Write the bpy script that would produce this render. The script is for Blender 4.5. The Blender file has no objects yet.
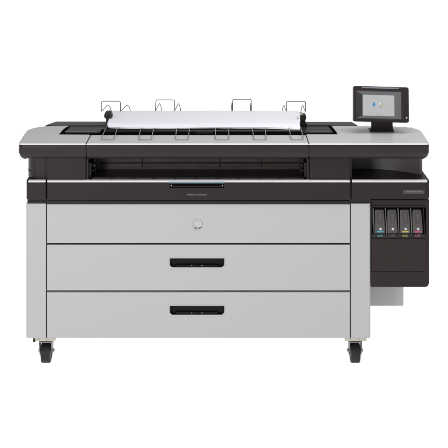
import bpy, bmesh, math, random
from mathutils import Vector, Matrix
random.seed(7)
S=0.005; D=6.0; CX=220.0; HY=-110.0; GY=362.0
ZC=(GY-HY)*S
scene=bpy.context.scene
C=scene.collection

def P(px,py,Y=0.0):
    k=S*(D+Y)/D
    return Vector(((px-CX)*k, Y, ZC+(HY-py)*k))
def X(px,Y=0.0): return (px-CX)*S*(D+Y)/D
def Z(py,Y=0.0): return ZC+(HY-py)*S*(D+Y)/D
ZT=Z(143.4,-0.03)
GZ=Z(362.2,.067)
def T(px,py,z=None):
    z=ZT if z is None else z
    Y=D*(ZC-z)/((py-HY)*S)-D
    return Vector((X(px,Y),Y,z))

# ------------------------------------------------------------ materials
def mat(name,col,rough=.5,metal=0.,spec=.5,noise=.04,nscale=40,bump=0.,bscale=900,coat=0.,rvar=.06,stretch=None):
    m=bpy.data.materials.new(name); m.use_nodes=True
    nt=m.node_tree; b=nt.nodes['Principled BSDF']
    b.inputs['Metallic'].default_value=metal
    b.inputs['Specular IOR Level'].default_value=spec
    b.inputs['Coat Weight'].default_value=coat
    tc=nt.nodes.new('ShaderNodeTexCoord')
    src=tc.outputs['Object']
    if stretch:
        mp=nt.nodes.new('ShaderNodeMapping'); mp.inputs['Scale'].default_value=stretch
        nt.links.new(src,mp.inputs[0]); src=mp.outputs[0]
    n=nt.nodes.new('ShaderNodeTexNoise'); n.inputs['Scale'].default_value=nscale; n.inputs['Detail'].default_value=5
    nt.links.new(src,n.inputs['Vector'])
    mr=nt.nodes.new('ShaderNodeMapRange')
    mr.inputs['To Min'].default_value=1-noise; mr.inputs['To Max'].default_value=1+noise
    mr.inputs['From Min'].default_value=.3; mr.inputs['From Max'].default_value=.7
    nt.links.new(n.outputs['Fac'],mr.inputs['Value'])
    vm=nt.nodes.new('ShaderNodeVectorMath'); vm.operation='SCALE'; vm.inputs[0].default_value=col[:3]
    nt.links.new(mr.outputs[0],vm.inputs['Scale']); nt.links.new(vm.outputs[0],b.inputs['Base Color'])
    r2=nt.nodes.new('ShaderNodeMapRange'); r2.inputs['To Min'].default_value=rough-rvar; r2.inputs['To Max'].default_value=rough+rvar
    n2=nt.nodes.new('ShaderNodeTexNoise'); n2.inputs['Scale'].default_value=7; n2.inputs['Detail'].default_value=6
    nt.links.new(tc.outputs['Object'],n2.inputs['Vector'])
    nt.links.new(n2.outputs['Fac'],r2.inputs['Value']); nt.links.new(r2.outputs[0],b.inputs['Roughness'])
    if bump:
        n3=nt.nodes.new('ShaderNodeTexNoise'); n3.inputs['Scale'].default_value=bscale; n3.inputs['Detail'].default_value=2
        nt.links.new(src,n3.inputs['Vector'])
        bp=nt.nodes.new('ShaderNodeBump'); bp.inputs['Strength'].default_value=bump; bp.inputs['Distance'].default_value=.0004
        nt.links.new(n3.outputs['Fac'],bp.inputs['Height']); nt.links.new(bp.outputs[0],b.inputs['Normal'])
    return m
PANEL=mat('painted_sheet_steel',(.42,.42,.424),.5,noise=.008,nscale=120,bump=.12,bscale=700,spec=.35)
SILVER=mat('silver_plastic',(.47,.47,.472),.30,noise=.012,nscale=200,bump=.15,spec=.3)
HILITE=mat('edge_highlight',(.60,.58,.58),.35,metal=.0,noise=.01)  # pale colour for painted edge highlights
DARK=mat('dark_plastic',(.0205,.0150,.0150),.34,noise=.07,nscale=300,bump=.3,bscale=1200,spec=.25)
DARKF=mat('dark_fascia_plastic',(.0205,.0148,.0148),.38,noise=.07,nscale=300,bump=.3,bscale=1200,spec=.2)
DARK2=mat('darker_plastic',(.015,.012,.012),.4,noise=.05,bump=.2,spec=.3)
BLACK=mat('black_gap',(.004,.0037,.0037),.6,spec=0)
GLOSS=mat('gloss_black',(.006,.0055,.0055),.12,spec=.4,rvar=.03)
BROWN=mat('recess_brown',(.06,.046,.044),.45,noise=.25,nscale=12,spec=.3,stretch=(1,1,4))  # brown darkened to put the opening's shade into its colour
INKB=mat('ink_bay_plastic',(.022,.0150,.0150),.38,noise=.05,nscale=250,bump=.3,spec=.2)
CART=mat('cartridge_plastic',(.058,.050,.050),.28,noise=.05,spec=.6)
STEEL=mat('zinc_steel',(.45,.45,.44),.35,metal=.8,noise=.08,nscale=60)
WIRE=mat('wire_steel',(.07,.07,.07),.35,metal=.5,noise=.05)
CREAM=mat('yellow_zinc_plate',(.46,.435,.36),.45,noise=.06,nscale=60)
RUBBER=mat('black_rubber',(.014,.014,.014),.55,noise=.15,nscale=90,bump=.4,spec=.3)
BLUE=mat('blue_grey_gloss',(.13,.20,.25),.2,noise=.02)
BLUEG=mat('dark_blue_grey_gloss',(.06,.075,.10),.3)
NICHE=mat('niche_satin_plastic',(.085,.072,.072),.42,spec=.5)
GUIDE=mat('bright_wire',(.30,.30,.30),.35,metal=.5)
POCK=mat('black_pocket',(.006,.0045,.0045),.4,spec=.15)
SLOT=mat('slot_divider_highlight',(.13,.12,.12),.3)  # pale tone stands for the highlight line beside each cartridge
FORK=mat('shaded_zinc_fork',(.22,.22,.215),.4,metal=.7,noise=.1,nscale=60)  # darker copy of the zinc steel, shade put into its colour
PAPER=mat('white_paper',(.75,.735,.79),.7,noise=.012,nscale=14,spec=.15)
GREYP=mat('grey_plastic_box',(.45,.45,.45),.5,noise=.02)
CY=mat('cyan_ink_label',(.06,.30,.40),.5); YE=mat('yellow_ink_label',(.45,.38,.07),.5)
MA=mat('magenta_ink_label',(.45,.06,.19),.5); WH=mat('white_plastic',(.55,.55,.55),.4)
KK=mat('grey_ink_label',(.07,.066,.066),.5)
TXT=mat('printed_grey_lettering',(.24,.24,.24),.5); BADGE=mat('badge_grey_green',(.036,.041,.040),.4)
BEZ=mat('display_glass_bezel',(.025,.024,.024),.25,spec=.5)
BEZL=mat('display_bezel_glare',(.095,.097,.10),.35,spec=.5)
def emit(name,col,st=1.0):
    m=bpy.data.materials.new(name); m.use_nodes=True; b=m.node_tree.nodes['Principled BSDF']
    b.inputs['Base Color'].default_value=(.02,.02,.02,1); b.inputs['Roughness'].default_value=.15
    b.inputs['Specular IOR Level'].default_value=.3
    b.inputs['Emission Color'].default_value=(*col,1); b.inputs['Emission Strength'].default_value=st
    return m
SCA=emit('screen_pixels_grey',(.46,.47,.48)); SCB=emit('screen_pixels_pale',(.53,.54,.55))
SBL=emit('screen_pixels_blue',(.01,.25,.55)); SYE=emit('screen_pixels_yellow',(.6,.45,.1)); SDK=emit('screen_pixels_text',(.12,.12,.12)); SGR=emit('screen_pixels_green',(.1,.35,.15)); SWH=emit('screen_pixels_white',(.8,.8,.8))

# ------------------------------------------------------------ helpers
WL={}
def mk(name,bm,mats,parent=None,smooth=35,wn=True,label=None):
    if not isinstance(mats,(list,tuple)): mats=[mats]
    bmesh.ops.recalc_face_normals(bm,faces=bm.faces)
    for f in bm.faces: f.smooth=True
    th=math.radians(smooth)
    for e in bm.edges:
        if len(e.link_faces)==2:
            if e.calc_face_angle(0)>th: e.smooth=False
    xs=[v.co for v in bm.verts]
    mn=Vector([min(v[i] for v in xs) for i in range(3)]); mx=Vector([max(v[i] for v in xs) for i in range(3)])
    c=(mn+mx)/2
    for v in bm.verts: v.co-=c
    me=bpy.data.meshes.new(name); bm.to_mesh(me); bm.free()
    for m in mats: me.materials.append(m)
    o=bpy.data.objects.new(name,me); C.objects.link(o)
    if parent: o.parent=parent; o.location=c-WL[parent.name]
    else: o.location=c
    WL[o.name]=c
    if wn:
        w=o.modifiers.new('wn','WEIGHTED_NORMAL'); w.keep_sharp=True
    if label: o['label']=label
    return o
def mks(name,bms,*a,**k):
    return [mk(name,b,*a,**k) for b in bms]
def join(*bms):
    r=bmesh.new()
    for b in bms:
        me=bpy.data.meshes.new('t'); b.to_mesh(me); b.free(); r.from_mesh(me); bpy.data.meshes.remove(me)
    return r
def cube(x0,x1,y0,y1,z0,z1,bev=0,seg=2):
    bm=bmesh.new(); bmesh.ops.create_cube(bm,size=1)
    for v in bm.verts:
        v.co=Vector((x0 if v.co.x<0 else x1, y0 if v.co.y<0 else y1, z0 if v.co.z<0 else z1))
    if bev: bmesh.ops.bevel(bm,geom=list(bm.edges),offset=bev,segments=seg,affect='EDGES',profile=.5)
    return bm
def pbox(px0,py0,px1,py1,Yf,Yb,bev=0,seg=2):
    "box whose front face covers these picture extents at depth Yf"
    return cube(X(px0,Yf),X(px1,Yf),Yf,Yb,Z(py1,Yf),Z(py0,Yf),bev,seg)
def mi(bm,i):
    for f in bm.faces: f.material_index=i
    return bm
def prism(pts,direction,bev_front=0,seg=2,holes=()):
    "pts: closed loop of Vectors (front), extruded by direction; optional holes"
    bm=bmesh.new(); fedges=[]; loops=[]
    for loop in [pts]+list(holes):
        vs=[bm.verts.new(p) for p in loop]; loops.append(vs)
        for i in range(len(vs)): fedges.append(bm.edges.new((vs[i],vs[(i+1)%len(vs)])))
    if holes:
        g=bmesh.ops.triangle_fill(bm,edges=fedges,use_beauty=True)
        faces=[f for f in g['geom'] if isinstance(f,bmesh.types.BMFace)]
    else:
        faces=[bm.faces.new(loops[0])]
    r=bmesh.ops.extrude_face_region(bm,geom=faces)
    nv=[v for v in r['geom'] if isinstance(v,bmesh.types.BMVert)]
    nvs=set(nv)
    bmesh.ops.translate(bm,verts=nv,vec=direction)
    # extrude_face_region leaves the original faces in place when closed loops are extruded
    bmesh.ops.recalc_face_normals(bm,faces=bm.faces)
    if len([f for f in bm.faces if all(v not in nvs for v in f.verts)])==0:
        bm.faces.ensure_lookup_table()
        ring=[e for e in bm.edges if e.is_boundary]
        if ring: bmesh.ops.triangle_fill(bm,edges=ring,use_beauty=True)
    bmesh.ops.recalc_face_normals(bm,faces=bm.faces)
    if bev_front:
        ed=[e for e in bm.edges if e.verts[0] not in nvs and e.verts[1] not in nvs and len(e.link_faces)==2 and e.calc_face_angle(0)>.5]
        bmesh.ops.bevel(bm,geom=ed,offset=bev_front,segments=seg,affect='EDGES',profile=.5)
    return bm
def fillet(pts,r,n=5,closed=False):
    out=[]; N=len(pts)
    for i,p in enumerate(pts):
        p=Vector(p)
        if not closed and i in (0,N-1): out.append(p); continue
        a=Vector(pts[i-1]); b=Vector(pts[(i+1)%N])
        rr=min(r,(a-p).length*.45,(b-p).length*.45)
        A=p+(a-p).normalized()*rr; B=p+(b-p).normalized()*rr
        for k in range(n+1):
            t=k/n; out.append(A*(1-t)**2+p*2*t*(1-t)+B*t*t)
    return out
def tube(pts,r,n=8):
    bm=bmesh.new(); rings=[]
    ref=None
    for i,p in enumerate(pts):
        if i==0: d=pts[1]-p
        elif i==len(pts)-1: d=p-pts[-2]
        else: d=(pts[i+1]-p).normalized()+(p-pts[i-1]).normalized()
        d=d.normalized()
        if ref is None: ref=Vector((0,0,1)) if abs(d.z)<.9 else Vector((0,1,0))
        u=d.cross(ref).normalized(); w=u.cross(d).normalized(); ref=w
        rings.append([bm.verts.new(p+u*math.cos(2*math.pi*k/n)*r+w*math.sin(2*math.pi*k/n)*r) for k in range(n)])
    for a,b in zip(rings,rings[1:]):
        for k in range(n): bm.faces.new((a[k],a[(k+1)%n],b[(k+1)%n],b[k]))
    bm.faces.new(rings[0]); bm.faces.new(rings[-1])
    return bm
def cyl(c,axis,r,L,n=32,bev=0,r2=None):
    bm=bmesh.new()
    bmesh.ops.create_cone(bm,cap_ends=True,segments=n,radius1=r,radius2=r if r2 is None else r2,depth=L)
    if bev:
        ed=[e for e in bm.edges if len(e.link_faces)==2 and e.calc_face_angle(0)>.9]
        bmesh.ops.bevel(bm,geom=ed,offset=bev,segments=3,affect='EDGES')
    rot=Vector((0,0,1)).rotation_difference(Vector(axis)).to_matrix().to_4x4()
    bmesh.ops.transform(bm,matrix=Matrix.Translation(c)@rot,verts=bm.verts)
    return bm
def loft(layers,cap=True):
    bm=bmesh.new(); rings=[[bm.verts.new(p) for p in L] for L in layers]
    n=len(rings[0])
    for a,b in zip(rings,rings[1:]):
        for k in range(n): bm.faces.new((a[k],a[(k+1)%n],b[(k+1)%n],b[k]))
    if cap: bm.faces.new(rings[0]); bm.faces.new(rings[-1])
    return bm
def textbm(s,width,height,shear=0,ext=.0004,bold=0):
    cu=bpy.data.curves.new('t','FONT'); cu.body=s; cu.size=1; cu.extrude=0; cu.shear=shear; cu.offset=bold
    o=bpy.data.objects.new('t',cu); C.objects.link(o)
    dg=bpy.context.evaluated_depsgraph_get(); me=bpy.data.meshes.new_from_object(o.evaluated_get(dg))
    bm=bmesh.new(); bm.from_mesh(me); bpy.data.objects.remove(o); bpy.data.meshes.remove(me); bpy.data.curves.remove(cu)
    x0=min(v.co.x for v in bm.verts);x1=max(v.co.x for v in bm.verts);y0=min(v.co.y for v in bm.verts);y1=max(v.co.y for v in bm.verts)
    for v in bm.verts:
        v.co=Vector(((v.co.x-(x0+x1)/2)/(x1-x0)*width,(v.co.y-(y0+y1)/2)/(y1-y0)*height,0))
    r=bmesh.ops.extrude_face_region(bm,geom=list(bm.faces))
    bmesh.ops.translate(bm,verts=[v for v in r['geom'] if isinstance(v,bmesh.types.BMVert)],vec=(0,0,ext))
    return bm
def xform(bm,M): bmesh.ops.transform(bm,matrix=M,verts=bm.verts); return bm
def facing(px,py,Y): # local xy -> picture plane, z towards the viewer
    return Matrix.Translation(P(px,py,Y))@Matrix.Rotation(math.pi/2,4,'X')

# ------------------------------------------------------------ setting
fb=bmesh.new(); 
for a in ((-40,-12),(40,-12),(40,80),(-40,80)): fb.verts.new((a[0],a[1],GZ))
fb.faces.new(fb.verts)
fm=bpy.data.materials.new('added_glow_white_floor'); fm.use_nodes=True
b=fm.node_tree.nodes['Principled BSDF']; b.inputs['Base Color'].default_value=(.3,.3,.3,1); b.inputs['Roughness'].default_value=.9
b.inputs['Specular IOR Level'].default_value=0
b.inputs['Emission Color'].default_value=(1,1,1,1); b.inputs['Emission Strength'].default_value=1.0  # glow added so the floor stays pure white without shadows
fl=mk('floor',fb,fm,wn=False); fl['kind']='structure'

# ------------------------------------------------------------ printer
root=bpy.data.objects.new('wide_format_printer',None); C.objects.link(root)
root.location=(X(224),.27,GZ); WL[root.name]=Vector(root.location)
root['label']='large grey and charcoal wide format printer standing on black casters'
root['category']='printer'

# ---- cabinet: posts, carcass, drawers
def post(px0,px1):
    x0,x1=X(px0),X(px1); o=[]; left=px0<200; Rr=.011
    def arc(cx,cy,r,a0,a1,n):
        for k in range(n+1):
            t=a0+(a1-a0)*k/n; o.append((cx+r*math.cos(t),cy+r*math.sin(t),math.cos(t),math.sin(t)))
    rl,rr=(Rr,.0025) if left else (.0025,Rr)
    arc(x0+rl,rl,rl,math.pi,1.5*math.pi,8); arc(x1-rr,rr,rr,1.5*math.pi,2*math.pi,8)
    o.append((x1,.56,1,0)); o.append((x0,.56,-1,0))
    z0,z1=Z(338),Z(203.6)
    return loft([[Vector((x-nx*i,y-ny*i,z)) for x,y,nx,ny in o] for z,i in ((z0,.002),(z0+.0006,.0006),(z0+.002,0),(z1-.002,0),(z1-.0006,.0006),(z1,.002))])
mk('side_post',post(26,46.0),PANEL,root)
mk('side_post',post(351.0,370.6),PANEL,root)
mk('cabinet_carcass',cube(X(45.9),X(351.1),.022,.55,Z(337.6),Z(204)),DARK2,root)
def hexh(py0,py1,px0=169.6,px1=224.4,Y=0,r=2.4,c=2.2):
    q=[(px0,py0),(px1,py0),(px1,py1-c),(px1-r,py1),(px0+r,py1),(px0,py1-c)]
    return [P(a,b_,Y) for a,b_ in q]
def rectp(px0,py0,px1,py1,Y): return [P(px0,py0,Y),P(px1,py0,Y),P(px1,py1,Y),P(px0,py1,Y)]
for i,(y0,y1,hy) in enumerate(((204.3,243.2,None),(245,290.6,258.2),(292.4,338,305.6))):
    holes=[hexh(hy,hy+9.2)] if hy else []
    bm=prism(rectp(47.0,y0,350.0,y1,0),Vector((0,.02,0)),bev_front=.0025,holes=holes)
    dr=mk('drawer',bm,PANEL,root)
    if hy:
        h=hexh(hy,hy+9.2); c=sum(h,Vector())/6
        inner=[c+(p-c)*.965+Vector((0,.0,0)) for p in h]
        inner=[Vector((p.x*1+ (c.x-p.x)*0, p.y, c.z+(q.z-c.z)*.86)) for p,q in zip(inner,h)]
        # pocket: lip, inner walls, back plate
        back=[Vector((p.x,.017,p.z)) for p in inner]
        lay=[[Vector((p.x,.0005,p.z)) for p in h],[Vector((p.x,.002,p.z)) for p in inner],back]
        pk=loft([*lay],cap=False); pk.faces.new([pk.verts[j] if False else v for j,v in enumerate(list(pk.verts)[12:18])])
        pocket=mk('drawer_handle',pk,POCK,dr,wn=False)
        halo_o=hexh(hy-.75,hy+9.95,168.9,225.1)
        rb=prism([p+Vector((0,-.0015,0)) for p in halo_o],Vector((0,.0013,0)),holes=[[p+Vector((0,-.0015,0)) for p in h]])  # added pale ring, imitates a bright halo round the pocket
        mk('handle_halo',rb,mat('halo_grey',(.47,.47,.47),.45,noise=.01) if i==1 else bpy.data.materials['halo_grey'],dr,wn=False)
        # lower grip shelf + two little clips
        mk('grip_lip',pbox(176,hy+6.6,218,hy+8.4,.004,.016,.001),POCK,dr)
        for q in (191.6,202):
            mk('latch_clip',pbox(q-.7,hy+7.1,q+.7,hy+7.8,.0025,.006,.0006),TXT,dr)

# badge on upper drawer
lg=cyl(P(197.7,224.3,-.0015),(0,1,0),4.9*S,.003,48,bev=.0008)
logo=mk('round_emblem',lg,mat('emblem_chrome',(.40,.40,.405),.3,metal=.5,noise=.02),root)
lt=xform(textbm('hp',6.6*S,8.4*S,shear=.32,ext=.0014,bold=.0),facing(197.9,224.3,-.0031))
mk('emblem_letters',lt,mat('emblem_pale',(.58,.58,.59),.3,metal=.3),logo,wn=False)
# shade on the emblem's lower edge, painted as a dark arc
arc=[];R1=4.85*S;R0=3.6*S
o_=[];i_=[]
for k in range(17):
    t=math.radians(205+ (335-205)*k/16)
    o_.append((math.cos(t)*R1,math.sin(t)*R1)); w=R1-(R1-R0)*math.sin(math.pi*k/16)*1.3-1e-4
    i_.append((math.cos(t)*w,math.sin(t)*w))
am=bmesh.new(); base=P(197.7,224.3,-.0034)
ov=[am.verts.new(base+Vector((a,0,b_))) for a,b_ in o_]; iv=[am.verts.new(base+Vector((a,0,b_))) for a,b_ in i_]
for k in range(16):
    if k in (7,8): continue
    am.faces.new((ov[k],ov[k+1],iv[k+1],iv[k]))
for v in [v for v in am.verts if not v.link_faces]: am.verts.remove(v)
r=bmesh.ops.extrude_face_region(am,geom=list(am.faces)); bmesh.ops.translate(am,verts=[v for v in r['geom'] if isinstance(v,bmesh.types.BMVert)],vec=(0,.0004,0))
mk('emblem_shade_arc',am,mat('emblem_shade',(.10,.10,.10),.3,metal=.4),logo,wn=False)

# ---- lower unit fascias (top y=181, ledge runs back)
ZL=Z(180.8,-.01)
def fascia(px0,px1,py1,yb,m,name='front_fascia'):
    bm=cube(X(px0,-.01),X(px1,-.01),-.01,yb,Z(py1,-.01),ZL)
    vert=[e for e in bm.edges if abs((e.verts[0].co-e.verts[1].co).z)>.05 and e.verts[0].co.y<0 and (abs(e.verts[0].co.x-X(26,-.01))<1e-4 or abs(e.verts[0].co.x-X(429.6,-.01))<1e-4)]
    if vert: bmesh.ops.bevel(bm,geom=vert,offset=.013,segments=5,affect='EDGES')
    ed=[e for e in bm.edges if max(v.co.y for v in e.verts)<.01 and len(e.link_faces)==2 and e.calc_face_angle(0)>.5]
    bmesh.ops.bevel(bm,geom=ed,offset=.003,segments=3,affect='EDGES')
    f=mk(name,bm,m,root)
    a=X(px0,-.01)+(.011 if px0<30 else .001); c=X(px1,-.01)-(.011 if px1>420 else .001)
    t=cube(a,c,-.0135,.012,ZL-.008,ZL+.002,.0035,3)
    mk('highlight_strip',t,HILITE,f)  # pale strip painted in as the highlight along the ledge edge
    return f
f1=fascia(26,45.9,199.8,.5,DARKF)
f2=fascia(46.9,350.4,200.2,.5,DARKF)
f3=fascia(351.7,429.6,199.3,.4,DARKF)
mk('shadow_gap_rail',cube(X(27),X(371),.012,.5,Z(203.7),Z(199.5)),DARK2,root)
mk('lower_rail',cube(X(47.2),X(350),-.002,.011,Z(203.6),Z(201.2),.001),DARK,root)
mk('lower_rail',cube(X(28),X(45.4),.002,.011,Z(203.5),Z(201.6),.001),DARK2,root)

# centre door handle slot with blue-grey strip
mk('handle_strip',pbox(169,181.9,224.6,183.4,-.0165,-.012,.0008),BLUE,f2)
mk('handle_slot',pbox(169.6,183.7,224,187.8,-.0125,-.009,.0008),BLACK,f2)
mk('handle_bar',tube([P(172,186.6,-.015),P(222,186.6,-.015)],.0022),DARK,f2)
for q in (171.3,222.4): mk('handle_screw',cyl(P(q,185.6,-.0135),(0,1,0),.0032,.003,16,.0006),STEEL,f2)
mk('lettering',xform(textbm('PAGEWIDE TECHNOLOGY',19.5*S,1.5*S,ext=.0004),facing(197,194.6,-.0102)),TXT,f2,wn=False)
bd=mk('name_badge',pbox(403.2,189.8,424.5,193.9,-.0108,-.0095,.0004),BADGE,f3)
mk('lettering',xform(textbm('HP PageWide XL 5000',14.8*S,1.9*S,ext=.0004),facing(414.2,191.7,-.0109)),TXT,bd,wn=False)

# ---- middle body between ledge and head
ZB=Z(159.6,0)
mk('rear_body',cube(X(29.5,.3),X(419,.3),.30,.52,Z(203.6),ZT-.03),DARK2,root)
# left rounded column
def column(px_seam,px_out,Y0,Y1):
    xs,xo=X(px_seam,Y0),X(px_out,Y1)
    pts=[(xs,.30),(xs,Y0)]
    for k in range(9):
        t=k/8*math.pi/2
        pts.append((xs+(xo-xs)*(.35+.65*math.sin(t)), Y0+(Y1-Y0)*(1-math.cos(t))))
    pts.append((xo,.30))
    return loft([[Vector((x,y,z)) for x,y in pts] for z in (ZL+.0005,Z(159,.0))])
mk('side_column',column(45.3,28.6,.03,.10),DARK,root)
xs_,xo_=X(45.3,.03),X(28.6,.10); cg=[]
for k in range(4,9):
    t=k/8*math.pi/2
    cg.append((xs_+(xo_-xs_)*(.35+.65*math.sin(t))-.0008, .03+.07*(1-math.cos(t))-.0008))
cg+=[(cg[-1][0],.2),(cg[-1][0]+.002,.2)]+[(a+.002,b_+.002) for a,b_ in reversed(cg)]
mk('column_groove',loft([[Vector((x,y,z)) for x,y in cg] for z in (Z(170.9,.06),Z(170.0,.06))]),BLACK,root)
mk('body_panel',cube(X(47.2,.004),X(85.6,.004),.004,.30,ZL+.0005,Z(158.5),.0015),DARKF,root)
mk('body_panel',cube(X(309.6,.004),X(349.8,.004),.004,.30,ZL+.0005,Z(158.5),.0015),DARKF,root)
mks('seam_filler',[cube(X(45.6,.03),X(47.0,.03),.03,.30,ZL-.1,Z(158.5)),cube(X(350.1,.02),X(351.6,.02),.02,.30,Z(203),Z(158.5))],DARK2,root)
# paper opening
xl,xr=X(86.2),X(309)
mk('opening_back',cube(xl,xr,.20,.22,ZL-.02,Z(158)),BROWN,root)
mk('opening_ceiling',cube(xl,xr,.02,.2,Z(160.2,0)+.004,Z(158)+.01),BLACK,root)
mks('opening_jamb',[cube(xl,X(88.2),.01,.2,ZL,Z(158),.001),cube(X(307),xr,.01,.2,ZL,Z(158),.001)],DARK2,root)
# output tray with ribs and notches
tb=[cube(X(92),X(304),.015,.19,ZL+.001,ZL+.010,.002)]
for k in range(19):
    q=98+k*11.1
    tb.append(cube(X(q),X(q+1.2),.012,.19,ZL+.008,ZL+.0108,.001))
mk('output_tray',join(*tb),DARK,root)
mks('tray_lip',[cube(X(93+k*21.0),X(93+k*21.0+17.5),.008,.014,ZL+.002,ZL+.012,.001) for k in range(10)],DARK2,root)
mks('opening_rail',[cube(X(96),X(300),.19,.199,ZL+.040,ZL+.046,.002)],DARK,root)
mks('opening_rib',[cube(X(q),X(q+.8),.193,.199,ZL+.02,Z(161),.001) for q in (139,219,262)],DARK,root)
for s,q in ((1,89),(-1,305.8)):
    a=[cube(X(q-1.0),X(q+1.6),.03,.15,ZL+.004,Z(164),.003),
       cube(X(q+s*4.2-.6),X(q+s*4.2+.7),.08,.15,ZL+.01,Z(162.5),.002),
       cube(X(q+s*2-2),X(q+s*2+2),.06,.10,ZL+.03,ZL+.038,.002)]
    a.append(cyl(Vector((X(q+s*3.5),.07,ZL+.06)),(1,0,0),.012,.018,20,.002))
    mk('tray_bracket',join(*a),DARK,root)
# right side niche: concave wall that comes forward at its outer end
pts=[];x0,x1=X(351.7,.2),X(417.2,.2)
prof=[(t/16,.25-.13*(t/16)**2.6) for t in range(17)]
fr=[(x0+(x1-x0)*t,y) for t,y in prof]
bk=[(X(420,.19),.12),(X(420,.19),.33),(x0,.33)]
mk('niche_wall',loft([[Vector((x,y,z)) for x,y in fr+bk] for z in (ZL+.0005,ZT-.02)]),NICHE,root)

# ---- head: dark bumper + silver top
def zz(py): return Z(py,-.03)
PROF=[(zz(145.0),.004),(zz(145.8),.0008),(zz(147),.0),(zz(152.6),.0008),(zz(153.4),.0025),(zz(156.5),.013),(zz(158.6),.021),(zz(159.8),.030),(zz(160.2),.038)]
def outline(kind):
    "(x,y,nx,ny) going round"
    F=-.03
    if kind=='c': return [(X(86.4,F),F,0,-1),(X(308.7,F),F,0,-1),(X(308.7,F),.26,0,0),(X(86.4,F),.26,0,0)]
    s=-1 if kind=='l' else 1
    xs=X(85.6,F) if s<0 else X(309.3,F)
    if s<0: xo=X(17.8,F)
    else: xo=X(430,F)
    o=[(xs,F,0,-1)]
    R=.028
    for k in range(9):
        t=k/8*math.pi/2
        o.append((xo-s*R+s*R*math.sin(t),F+R-R*math.cos(t),s*math.sin(t),-math.cos(t)))
    o.append((xo+s*.006,.18,s,0))
    R2=.13 if s<0 else .11
    for k in range(9):
        t=k/8*math.pi/2
        o.append((xo+s*.008-s*R2*1.0+s*R2*math.cos(t),.28+R2*math.sin(t)*1.05,s*math.cos(t),math.sin(t)))
    o.append((xs,.28+R2*1.05,0,0))
    return o
def bumper(kind):
    o=outline(kind)
    sd=[.004,.0008,.0,.0,.0008,.006,.014,.024,.036]
    return loft([[Vector((x-nx*j,y-ny*i,z)) for x,y,nx,ny in o] for (z,i),j in zip(PROF,sd)])
for k in 'lcr': mk('head_bumper',bumper(k),DARK,root,smooth=50)
mks('seam_filler',[cube(X(q-.9,-.03),X(q+.9,-.03),-.010,.2,Z(158.4),ZT-.004) for q in (86,309)],BLACK,root)

def topplate(pts,name='top_cover'):
    bm=prism(pts,Vector((0,0,-.0085)),bev_front=.0055,seg=4)
    bmesh.ops.recalc_face_normals(bm,faces=bm.faces)
    for f in bm.faces:      # highlight painted on the rolled front edge
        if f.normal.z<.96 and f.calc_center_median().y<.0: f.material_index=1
    return bm
def oxy(kind,upto):  # outline pts reused for plate
    return [Vector((x,y,ZT)) for x,y,nx,ny in outline(kind)][:upto]
lo=outline('l')
left=[Vector((x,y,ZT)) for x,y,_,_ in lo[:-1]]
# back edge, then concave cut back to the seam
cut=[T(69,125.6),T(66.5,126.2),T(63.6,128.2),T(61.2,131),T(59.2,133.2),T(58.8,134.3)]
yb=cut[0].y
left=[p for p in left if p.y<yb-.004]
left+= [Vector((left[-1].x+.03,yb,ZT))]+cut+[Vector((X(85.6,-.03),T(86,134.5).y,ZT))]
mk('top_cover',topplate(left),[SILVER,HILITE],root,smooth=40)
ro=outline('r')
right=[Vector((x,y,ZT)) for x,y,_,_ in ro[:-1]]
cutr=[T(331.5,125.6),T(333,127),T(335,129.5),T(336.8,132),T(337.6,134.2)]
right=[p for p in right if p.y<cutr[0].y-.004]
right+=[Vector((right[-1].x-.03,cutr[0].y,ZT))]+cutr+[Vector((X(309.3,-.03),cutr[-1].y,ZT))]
mk('top_cover',topplate(right),[SILVER,HILITE],root,smooth=40)
yc=T(200,135).y
mid=[Vector((X(86.4,-.03),-.03,ZT)),Vector((X(308.7,-.03),-.03,ZT)),Vector((X(308.7,-.03),yc,ZT)),Vector((X(86.4,-.03),yc,ZT))]
mk('top_cover',topplate(mid),[SILVER,HILITE],root,smooth=40)
# seam-side bottom of recess
mk('deck_base',cube(X(57,.25),X(340,.25),.19,.475,ZT-.05,ZT-.0055),BLACK,root)
# deck panels left and right of the paper
def flat(pts,h,m,name='deck_panel',bev=.002):
    return mk(name,prism(pts,Vector((0,0,-h)),bev_front=bev),m,root)
zp=ZT-.001
flat([T(71.5,126.2,zp),T(69.5,127.4,zp),T(67,129.6,zp),T(64.6,132.2,zp),T(97.5,132.2,zp),T(99.3,132.2,zp),T(107,126.2,zp)],.012,DARKF)
flat([T(299,126.2,zp),T(301.5,132.4,zp),T(333,132.4,zp),T(330.8,129.3,zp),T(328,126.2,zp)],.012,DARKF)
mk('deck_edge_highlight',cube(T(65,131.8,zp).x,T(96.5,131.8,zp).x,T(80,132.1,zp).y,T(80,131.6,zp).y,zp-.004,zp+.0008,.0005),BLUEG,root)  # front edge highlight of the deck panels, painted as strips
mk('deck_edge_highlight',cube(T(310,131.8,zp).x,T(331.5,131.8,zp).x,T(320,132.1,zp).y,T(320,131.7,zp).y,zp-.004,zp+.0008,.0005),BLUEG,root)
# raised rear cover
zr=ZT+.004
rc=[T(45.5,125.0,zr),T(357.5,125.0,zr),T(352,121.7,zr),T(56,121.3,zr)]
flat(rc,.045,DARK,'rear_cover',.004)
# dark bar / roller under the paper
mk('output_roller',cyl(Vector((X(204,.26),.262,ZT-.001)),(1,0,0),.011,X(300.5,.26)-X(103,.26),32,.002),GLOSS,root)
mk('stacker_support',cube(X(113,.4),X(296,.4),.31,.56,ZT-.01,ZT+.022,.004),DARK2,root)
mk('stacker_rail',cube(X(101,.28),X(303,.28),.285,.298,ZT-.008,ZT+.009,.002),GLOSS,root)
mk('centre_plate',cube(X(196,.25),X(213,.25),.238,.2475,ZT-.006,ZT+.0035,.0012),DARK,root)
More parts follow.
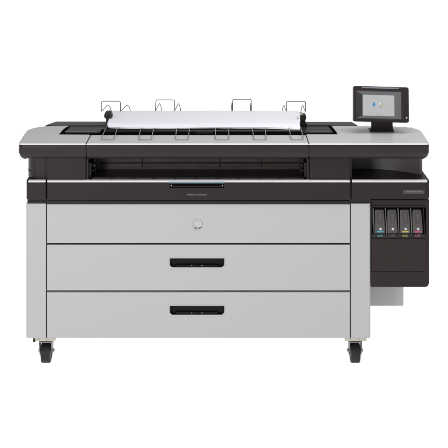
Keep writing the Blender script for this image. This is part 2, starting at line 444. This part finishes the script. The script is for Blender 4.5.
# stacker hinge brackets at each end
def bracket(pts,Y0,Y1): return prism(fillet([P(a,b_,Y0) for a,b_ in pts],.006,3,True),Vector((0,Y1-Y0,0)),bev_front=.002)
mk('stacker_bracket',join(bracket([(105.4,112.2),(110.6,112),(112.6,117),(109.5,119.6),(107.5,125.5),(105.3,125.5),(106.3,119.2),(104.1,117.5),(104,114.8)],.42,.47),cyl(P(106.6,116,.415),(0,1,0),.007,.012,20,.001)),DARK2,root)
mk('stacker_bracket',join(bracket([(300.2,113.3),(302.8,114.8),(305.8,115.2),(306.6,117),(305.2,121.5),(307.6,125.6),(301.3,126.4),(300.4,120)],.40,.46),cyl(P(303.4,118.5,.395),(0,1,0),.006,.012,20,.001)),DARK2,root)
mk('bracket_cap',pbox(300.2,112.6,303.2,115.3,.39,.40,.002),STEEL,root)

# wires
RW=.0021
def uwire(px0,px1,top0,top1,pyb=139.6):
    Yb=.045; Yt=.30
    zt_=Z(127,Yt)
    a=[P(top0,126.5,Yt),P(px0,137.6,Yb+.03),P(px0+.4,pyb,Yb),P(px1-.4,pyb,Yb),P(px1,137.6,Yb+.03),P(top1,126.5,Yt)]
    return tube(fillet(a,.011,4),RW)
for a in ((101.6,114.2,106.6,118.2),(139.0,151.8,141.0,154.0),(175.6,188.2,176.9,189.9),(215.3,228.7,215.5,228.9),(253.7,266.2,252.1,264.7),(291,303.2,288.6,300.4)):
    mk('wire_guide',uwire(*a),GUIDE,root,smooth=60,wn=False)
def loop(xa,xb,ytop,ybot,pk,e,hooks=3):
    Y0=.60; Y1=.78; bms=[]
    def hook(xc,rev=False):
        d=pk
        return [P(xc,ybot,Y0),P(xc+d,ytop+3.6,Y1),P(xc+d+e*.55,ytop+5.6,Y1+.03),P(xc+d+e,ybot+.4,Y1+.05)]
    pts=[]
    if hooks&1: pts+=[*reversed(hook(xa))][:-1]
    pts+=[P(xa,ybot,Y0),P(xa+.3,ytop,Y0-.01),P(xb-.3,ytop,Y0-.01),P(xb,ybot,Y0)]
    if hooks&2: pts+=hook(xb)[1:]
    return tube(fillet(pts,.008,4),RW*1.0)
for a in ((101.3,120.6,101.2,111.6,6.4,4.0,3),(155.6,174.6,99.9,110.8,3.9,2.2,3),(232.5,251.4,99.3,110.8,-.6,-.5,3),(305.4,286.6,101.6,112,-2.6,-2.0,3)):
    mk('wire_loop',loop(*a),WIRE,root,smooth=60,wn=False)

# ---- paper stack (rests on the printer)
def sheet(j,n):
    off=.0022*j
    NX,NY=40,12; bm=bmesh.new(); g=[]
    FL=(106.6,127.0);FR=(299.6,127.0);BL=(112.6,111.5);BR=(297.8,111.5)
    Yf,Yk=.27,.62
    jx=random.uniform(-.002,.002); jy=random.uniform(-.002,.002)
    rnd=.018
    for a in range(NY+1):
        v=a/NY; row=[]
        v2=v
        for b_ in range(NX+1):
            u=b_/NX
            y=Yf+(Yk-Yf)*v
            xl=P(106.8,0,Yf).x*(1-v)+P(112.4,0,Yk).x*v; xr=P(299.8,0,Yf).x*(1-v)+P(298.6,0,Yk).x*v
            zf=Z(126.6,Yf); zk=Z(111.9,Yk)
            z=zf+(zk-zf)*v
            z+=.0007*math.sin(u*17+v*5)*math.sin(v*6+u*3)+.003
            if v<.12: z-=(.12-v)**2*.75           # front edge droops
            x=xl+(xr-xl)*u
            # rounded front-left corner
            if u==0 and v<.12: x+=rnd*(1-v/.12)**2*.5
            yy=y
            if a==0: 
                yy+=rnd*.6*max(0,1-u*22)+ .0025*math.sin(u*9+j)+.002*math.sin(u*23+j*.4)
                z+=.0012*math.sin(u*11+1)
                if u>.9: z-=.010*((u-.9)/.1)**1.5*(1 if u<.985 else .75)
                else: z-=0
            elif v<.3 and u>.85: z-=.006*((u-.85)/.15)**1.5*(1-v/.3)
            row.append(bm.verts.new((x+jx,yy+jy+off*.3,z-off+.0045)))
        g.append(row)
    for a in range(NY):
        for b_ in range(NX): bm.faces.new((g[a][b_],g[a][b_+1],g[a+1][b_+1],g[a+1][b_]))
    r=bmesh.ops.extrude_face_region(bm,geom=list(bm.faces)); bmesh.ops.translate(bm,verts=[v for v in r['geom'] if isinstance(v,bmesh.types.BMVert)],vec=(0,0,-.0017))
    return bm
pst=mk('paper_stack',join(*[sheet(j,5) for j in range(4)]),PAPER,None,wn=False)
pst['label']='stack of blank white large format sheets lying on top of the printer'; pst['category']='paper'

# ---- control panel
c00,c10,c11,c01=P(351.5,121.2,.20),P(407.6,122.6,.20),P(409.6,87.6,.245),P(354.6,85.9,.245)
U=((c10-c00)+(c11-c01))/2; V=((c01-c00)+(c11-c10))/2
Wd,Ht=U.length,V.length
u=U.normalized(); n=u.cross(V).normalized(); v=n.cross(u)
u=u; cc=(c00+c10+c11+c01)/4
MD=Matrix(((u.x,v.x,n.x,cc.x),(u.y,v.y,n.y,cc.y),(u.z,v.z,n.z,cc.z),(0,0,0,1)))
if n.y>0: print('normal away')
sx=Wd/56.0; sy=Ht/35.3   # local units per reference pixel
def L(px,py,z): # px 0..56 from left, py 0..35.3 from top
    return Vector(((px-28)*sx,(17.65-py)*sy,z))
def lrect(a,b_,c,d,z,r=0):
    p=[L(a,b_,z),L(c,b_,z),L(c,d,z),L(a,d,z)]
    return fillet(p,r,5,True) if r else p
dh=xform(prism(lrect(0,0,56,35.3,.012,.012),Vector((0,0,-.032)),bev_front=.004,seg=4),MD)
disp=mk('control_panel',dh,DARK,root)
bz=xform(prism(lrect(2.6,4.6,49.4,33,.0132,.006),Vector((0,0,-.004)),bev_front=.0006),MD)
bezel=mk('bezel',bz,BEZ,disp)
# sloping inner frame round the screen
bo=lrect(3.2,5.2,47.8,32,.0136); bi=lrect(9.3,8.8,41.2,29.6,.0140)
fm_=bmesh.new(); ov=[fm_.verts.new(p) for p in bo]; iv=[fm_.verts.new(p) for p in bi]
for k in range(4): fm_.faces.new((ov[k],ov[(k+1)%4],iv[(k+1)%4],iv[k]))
for k,f in enumerate(fm_.faces): f.material_index=(0,0,0,1)[k]  # glare painted in: left side dark, the others pale
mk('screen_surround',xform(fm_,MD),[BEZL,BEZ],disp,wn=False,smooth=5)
sb=bmesh.new()
def poly(pts,mi_): 
    f=sb.faces.new([sb.verts.new(p) for p in pts]); f.material_index=mi_
z0=.0145
poly([L(9.3,8.8,z0),L(11.6,8.8,z0),L(41.2,27.8,z0),L(41.2,29.6,z0),L(9.3,29.6,z0)],0)
poly([L(11.6,8.8,z0),L(41.2,8.8,z0),L(41.2,27.8,z0)],0)
def ell(cx,cy,rx,ry,m,z=z0+.0003):
    poly([L(cx+rx*math.cos(t*math.pi/8),cy+ry*math.sin(t*math.pi/8),z) for t in range(16)],m)
ell(20.8,18.3,1.35,1.7,2); poly([L(20.0,16.8,z0+.0003),L(21.6,16.8,z0+.0003),L(20.8,15.6,z0+.0003)],2)
ell(26.6,17.6,1.0,1.0,6); poly(lrect(26.6,17.9,29,19.4,z0+.0005),3); poly(lrect(28.3,16.9,29.3,18.1,z0+.0007),5); poly(lrect(26.0,18.6,27.2,19.6,z0+.0009),2)
for a,b_,c,d in ((20.1,21.2,21.6,21.6),(26.4,21.1,29.0,21.5),(22.6,28.3,23.4,28.9),(25.2,28.4,28.2,28.8),(29.2,28.3,30,28.9)): poly(lrect(a,b_,c,d,z0+.0003),4)
mk('screen',xform(sb,MD),[SCA,SCB,SBL,SYE,SDK,SGR,SWH],disp,wn=False)
mk('light_bar',xform(prism(lrect(8.5,.8,46,2.2,.0135,.001),Vector((0,0,-.004)),bev_front=.0004),MD),mat('light_bar_plastic',(.16,.17,.21),.3),disp)
mk('button',xform(cyl(L(53.4,30.6,.0135),(0,0,1),.0042,.003,24,.0006),MD),WH,disp)
mk('button',xform(cyl(L(53.1,11.2,.0135),(0,0,1),.0022,.003,24,.0005),MD),KK,disp)
mk('button',xform(prism(lrect(51.9,17,54.6,24,.0133,.002),Vector((0,0,-.002)),bev_front=.0004),MD),DARK2,disp)
st=[]
zb=T(380,130.6).z; Yb=T(380,130.6).y
st.append(loft([[P(371.0,120,.235),P(392.6,120,.235),P(392.4,120,.30),P(371.2,120,.30)],
                [P(371.2,127.8,.25),P(392.8,127.8,.25),P(392.8,127,.33),P(371.2,127,.33)],
                [P(369.6,131.2,Yb-.03),P(393.4,131.2,Yb-.03),P(393.4,129,Yb+.05),P(369.6,129,Yb+.05)]]))
mk('display_stand',join(*st),DARK2,disp,smooth=30)
mk('stand_foot',cube(X(369.4,Yb),X(393.6,Yb),Yb-.03,Yb+.05,ZT-.001,ZT+.005,.002),DARK2,disp)

# ---- ink bay on the right
bayo=[(371.2,199.9),(429.2,199.9),(429.2,283.2),(428.2,286),(426.0,287.2),(371.2,287.2)]
hole=[(371.9,206.2),(424.8,206.2),(426.0,209),(426.0,237),(371.9,237)]
bb=prism([P(a,b_,.012) for a,b_ in bayo],Vector((0,.07,0)),bev_front=.003,holes=[[P(a,b_,.012) for a,b_ in hole]])
bay=mk('ink_bay',bb,INKB,root)
mk('bay_body',cube(X(371.4,.09),X(428.9,.09),.083,.38,Z(286.4,.09),Z(200.5,.09),.014,4),BLACK,bay)
mk('bay_door',prism(fillet([P(371.3,238.6,.008),P(426.2,238.6,.008),P(426.2,269.8,.008),P(424.0,271.2,.008),P(371.3,271.2,.008)],.003,2,True),Vector((0,.01,0)),bev_front=.0015),INKB,bay)
mk('bay_skirt',cube(X(371.3),X(425.6),.009,.02,Z(286.2),Z(272.0),.0012),DARKF,bay)
mks('bay_shelf',[pbox(372,205.6,425,207.4,.008,.06,.001),pbox(372,234.4,425.8,237.4,.006,.06,.001)],DARK2,bay)
carts=((380.2,CY,'cartridge with cyan label','n'),(392.6,KK,'cartridge with plain dark label','n'),(405.4,YE,'cartridge with yellow label','n'),(417.8,MA,'cartridge with magenta label','n'))
for i,(cx,m,lb,_) in enumerate(carts):
    w=5.3
    f=[(cx-w+.5,210.0),(cx+w-1.5,210.0),(cx+w-1.0,214),(cx+w+.1,233.8),(cx-w-.0,233.8),(cx-w,214)]
    Y0=.012
    bm=prism(fillet([P(a,b_,Y0) for a,b_ in f],.004,3,True),Vector((0,.06,0)),bev_front=.004,seg=3)
    for vv in bm.verts:   # front face leans back towards the top
        k=(vv.co.z-Z(234))/(Z(210)-Z(234)); 
        if vv.co.y<.03: vv.co.y+=.010*max(0,k)**2
    cr=mk('ink_cartridge',bm,CART,bay,label='ink '+lb)
    def yz(py): 
        k=(234-py)/24.; return Y0+.010*max(0,k)**2
    # raised grip outline
    g=[(cx-2.6,212.8),(cx+2.6,212.8),(cx+2.6,216.5),(cx+1.4,218.3),(cx+2.6,220.6),(cx+2.0,222.6),(cx-2.0,222.6),(cx-2.6,220.6),(cx-1.4,218.3),(cx-2.6,216.5)]
    gp=[P(a,b_,yz(b_)-.0008) for a,b_ in g]; gp=fillet(gp,.003,3,True); gp.append(gp[0])
    mk('grip_outline',tube(gp,.0011,6),CART,cr,wn=False)
    mk('indicator_dot',cyl(P(cx+.3,229,Y0-.001),(0,1,0),.0062,.004,24,.0008),WH,cr)
    if m is not KK: mk('colour_label',pbox(cx-3.2,231.0,cx+3.4,232.5,Y0-.001,Y0+.004,.0004),m,cr)
    mk('lower_label_back',pbox(cx-3.4,232.8,cx+3.6,234.2,Y0-.0008,Y0+.004,.0004),DARK2,cr)
    # small label on the shelf below
    lm=[pbox(cx-2.0,235.8,cx+2.6,236.4,.0052,.008,.0002)]
    lm.append(cyl(P(cx-2.3,235.7,.0058),(0,1,0),.0032,.0013,14))
    mk('shelf_label',join(*lm),m,bay)
    mk('shelf_mark',pbox(cx+.0,234.7,cx+2.0,235.3,.0050,.008,.0001),TXT,bay)
for q in (374.0,386.4,398.9,411.6,424.4):
    mk('slot_divider',prism([P(q-1.2,208.5,.010),P(q-.4,208.5,.010),P(q+.6,234.4,.010),P(q-.1,234.4,.010)],Vector((0,.05,0)),bev_front=.0012),SLOT if q<420 else DARK,bay)
# grey box under the bay
gb=cube(X(366,.28),X(403.8,.28),.28,.5,Z(306.4,.28),Z(281,.28),.008,4)
mk('lower_service_box',gb,GREYP,root)

# ---- casters
def caster(pxc,side,yoff,vis=True):
    parts={}
    k=Vector((0,yoff,0))
    base=Vector((X(pxc),.055+yoff,0))
    cst=bpy.data.objects.new('caster',None)
    C.objects.link(cst); cst.parent=root; loc=Vector((X(pxc),.055+yoff,Z(338))); cst.location=loc-WL[root.name]; WL[cst.name]=loc
    ztop=Z(338)-.001
    pl=cube(base.x-.056,base.x+.052,base.y-.05,base.y+.06,ztop-.016,ztop-.0005,.002)
    mk('mounting_plate',pl,CREAM,cst)
    mks('plate_bolt',[cyl(Vector((base.x+q,base.y-.051,ztop-.009)),(0,1,0),.004,.006,6) for q in (-.032,.012)],STEEL,cst)
    mk('swivel_bearing',cyl(Vector((base.x,base.y,ztop-.020)),(0,0,1),.030,.010,32,.002),DARK2,cst)
    R=(ztop-.030)/2*.98
    R=.0505; RZ=GZ+R; wy=base.y+.012
    fk=[cube(base.x-.031,base.x+.031,base.y-.036,base.y+.05,ztop-.031,ztop-.024,.0025)]
    for s in (-1,1):
        pts=[Vector((base.x+s*.029,base.y-.036,ztop-.026)),Vector((base.x+s*.029,base.y+.05,ztop-.026)),Vector((base.x+s*.029,wy+.016,RZ-.008)),Vector((base.x+s*.029,wy-.016,RZ-.008))]
        fk.append(prism(fillet(pts,.006,3,True),Vector((s*.003,0,0))))
    mk('fork',join(*fk),FORK,cst)
    mk('axle',join(cyl(Vector((base.x,wy,RZ+.010)),(1,0,0),.006,.082,16,.001),*[cyl(Vector((base.x+s*.037,wy,RZ+.010)),(1,0,0),.009,.006,6) for s in (-1,1)]),STEEL,cst)
    # tyre: lathe profile round x
    prof=[(-.0235,.032),(-.0245,.039),(-.0225,.048),(-.016,R),(.016,R),(.0225,.048),(.0245,.039),(.0235,.032)]
    bm=bmesh.new(); rings=[]
    for k_ in range(48):
        t=2*math.pi*k_/48
        rings.append([bm.verts.new((base.x+a,wy+r_*math.cos(t),RZ+r_*math.sin(t))) for a,r_ in prof])
    for i in range(48):
        a,b_=rings[i],rings[(i+1)%48]
        for j in range(len(prof)-1): bm.faces.new((a[j],a[j+1],b_[j+1],b_[j]))
    mk('tyre',bm,RUBBER,cst,smooth=45)
    mk('hub',cyl(Vector((base.x,wy,RZ)),(1,0,0),.0325,.043,32,.002),KK,cst)
    # brake lever
    if side<0:
        lv=join(cube(base.x-.058,base.x-.047,base.y-.052,base.y-.03,ztop-.022,ztop-.003,.002))
        mk('brake_lever',lv,DARK2,cst)
    return cst
caster(44.5,-1,0); caster(356.4,1,0)
caster(44.5,-1,.42); caster(356.4,1,.42)

# ------------------------------------------------------------ lights
w=bpy.data.worlds.new('World'); scene.world=w; w.use_nodes=True
bg=w.node_tree.nodes['Background']; bg.inputs[0].default_value=(1,1,1,1); bg.inputs[1].default_value=.45
def area(name,loc,target,sx_,sy_,power,col=(1,1,1)):
    l=bpy.data.lights.new(name,'AREA'); l.shape='RECTANGLE'; l.size=sx_; l.size_y=sy_; l.energy=power; l.color=col
    o=bpy.data.objects.new(name,l); C.objects.link(o); o.location=loc
    o.rotation_euler=(Vector(target)-Vector(loc)).to_track_quat('-Z','Y').to_euler()
    return o
area('overhead_softbox',(1.0,-.75,3.6),(.7,.1,1.0),3.0,.6,68)
area('front_softbox',(-2.6,-4.8,1.75),(0.1,0,.8),1.2,1.2,112)

# ------------------------------------------------------------ camera
cam=bpy.data.cameras.new('camera'); co=bpy.data.objects.new('camera',cam); C.objects.link(co)
co.location=(0,-D,ZC); co.rotation_euler=(math.pi/2,0,0)
cam.sensor_width=36; cam.lens=36*D/(448*S); cam.shift_x=(224-CX)/448; cam.shift_y=-(224-HY)/448
cam.clip_start=.1; cam.clip_end=300
scene.camera=co
scene.render.engine='CYCLES'
scene.render.resolution_x=1024; scene.render.resolution_y=1024
scene.view_settings.view_transform='Standard'; scene.view_settings.look='None'
scene.view_settings.exposure=0; scene.view_settings.gamma=1
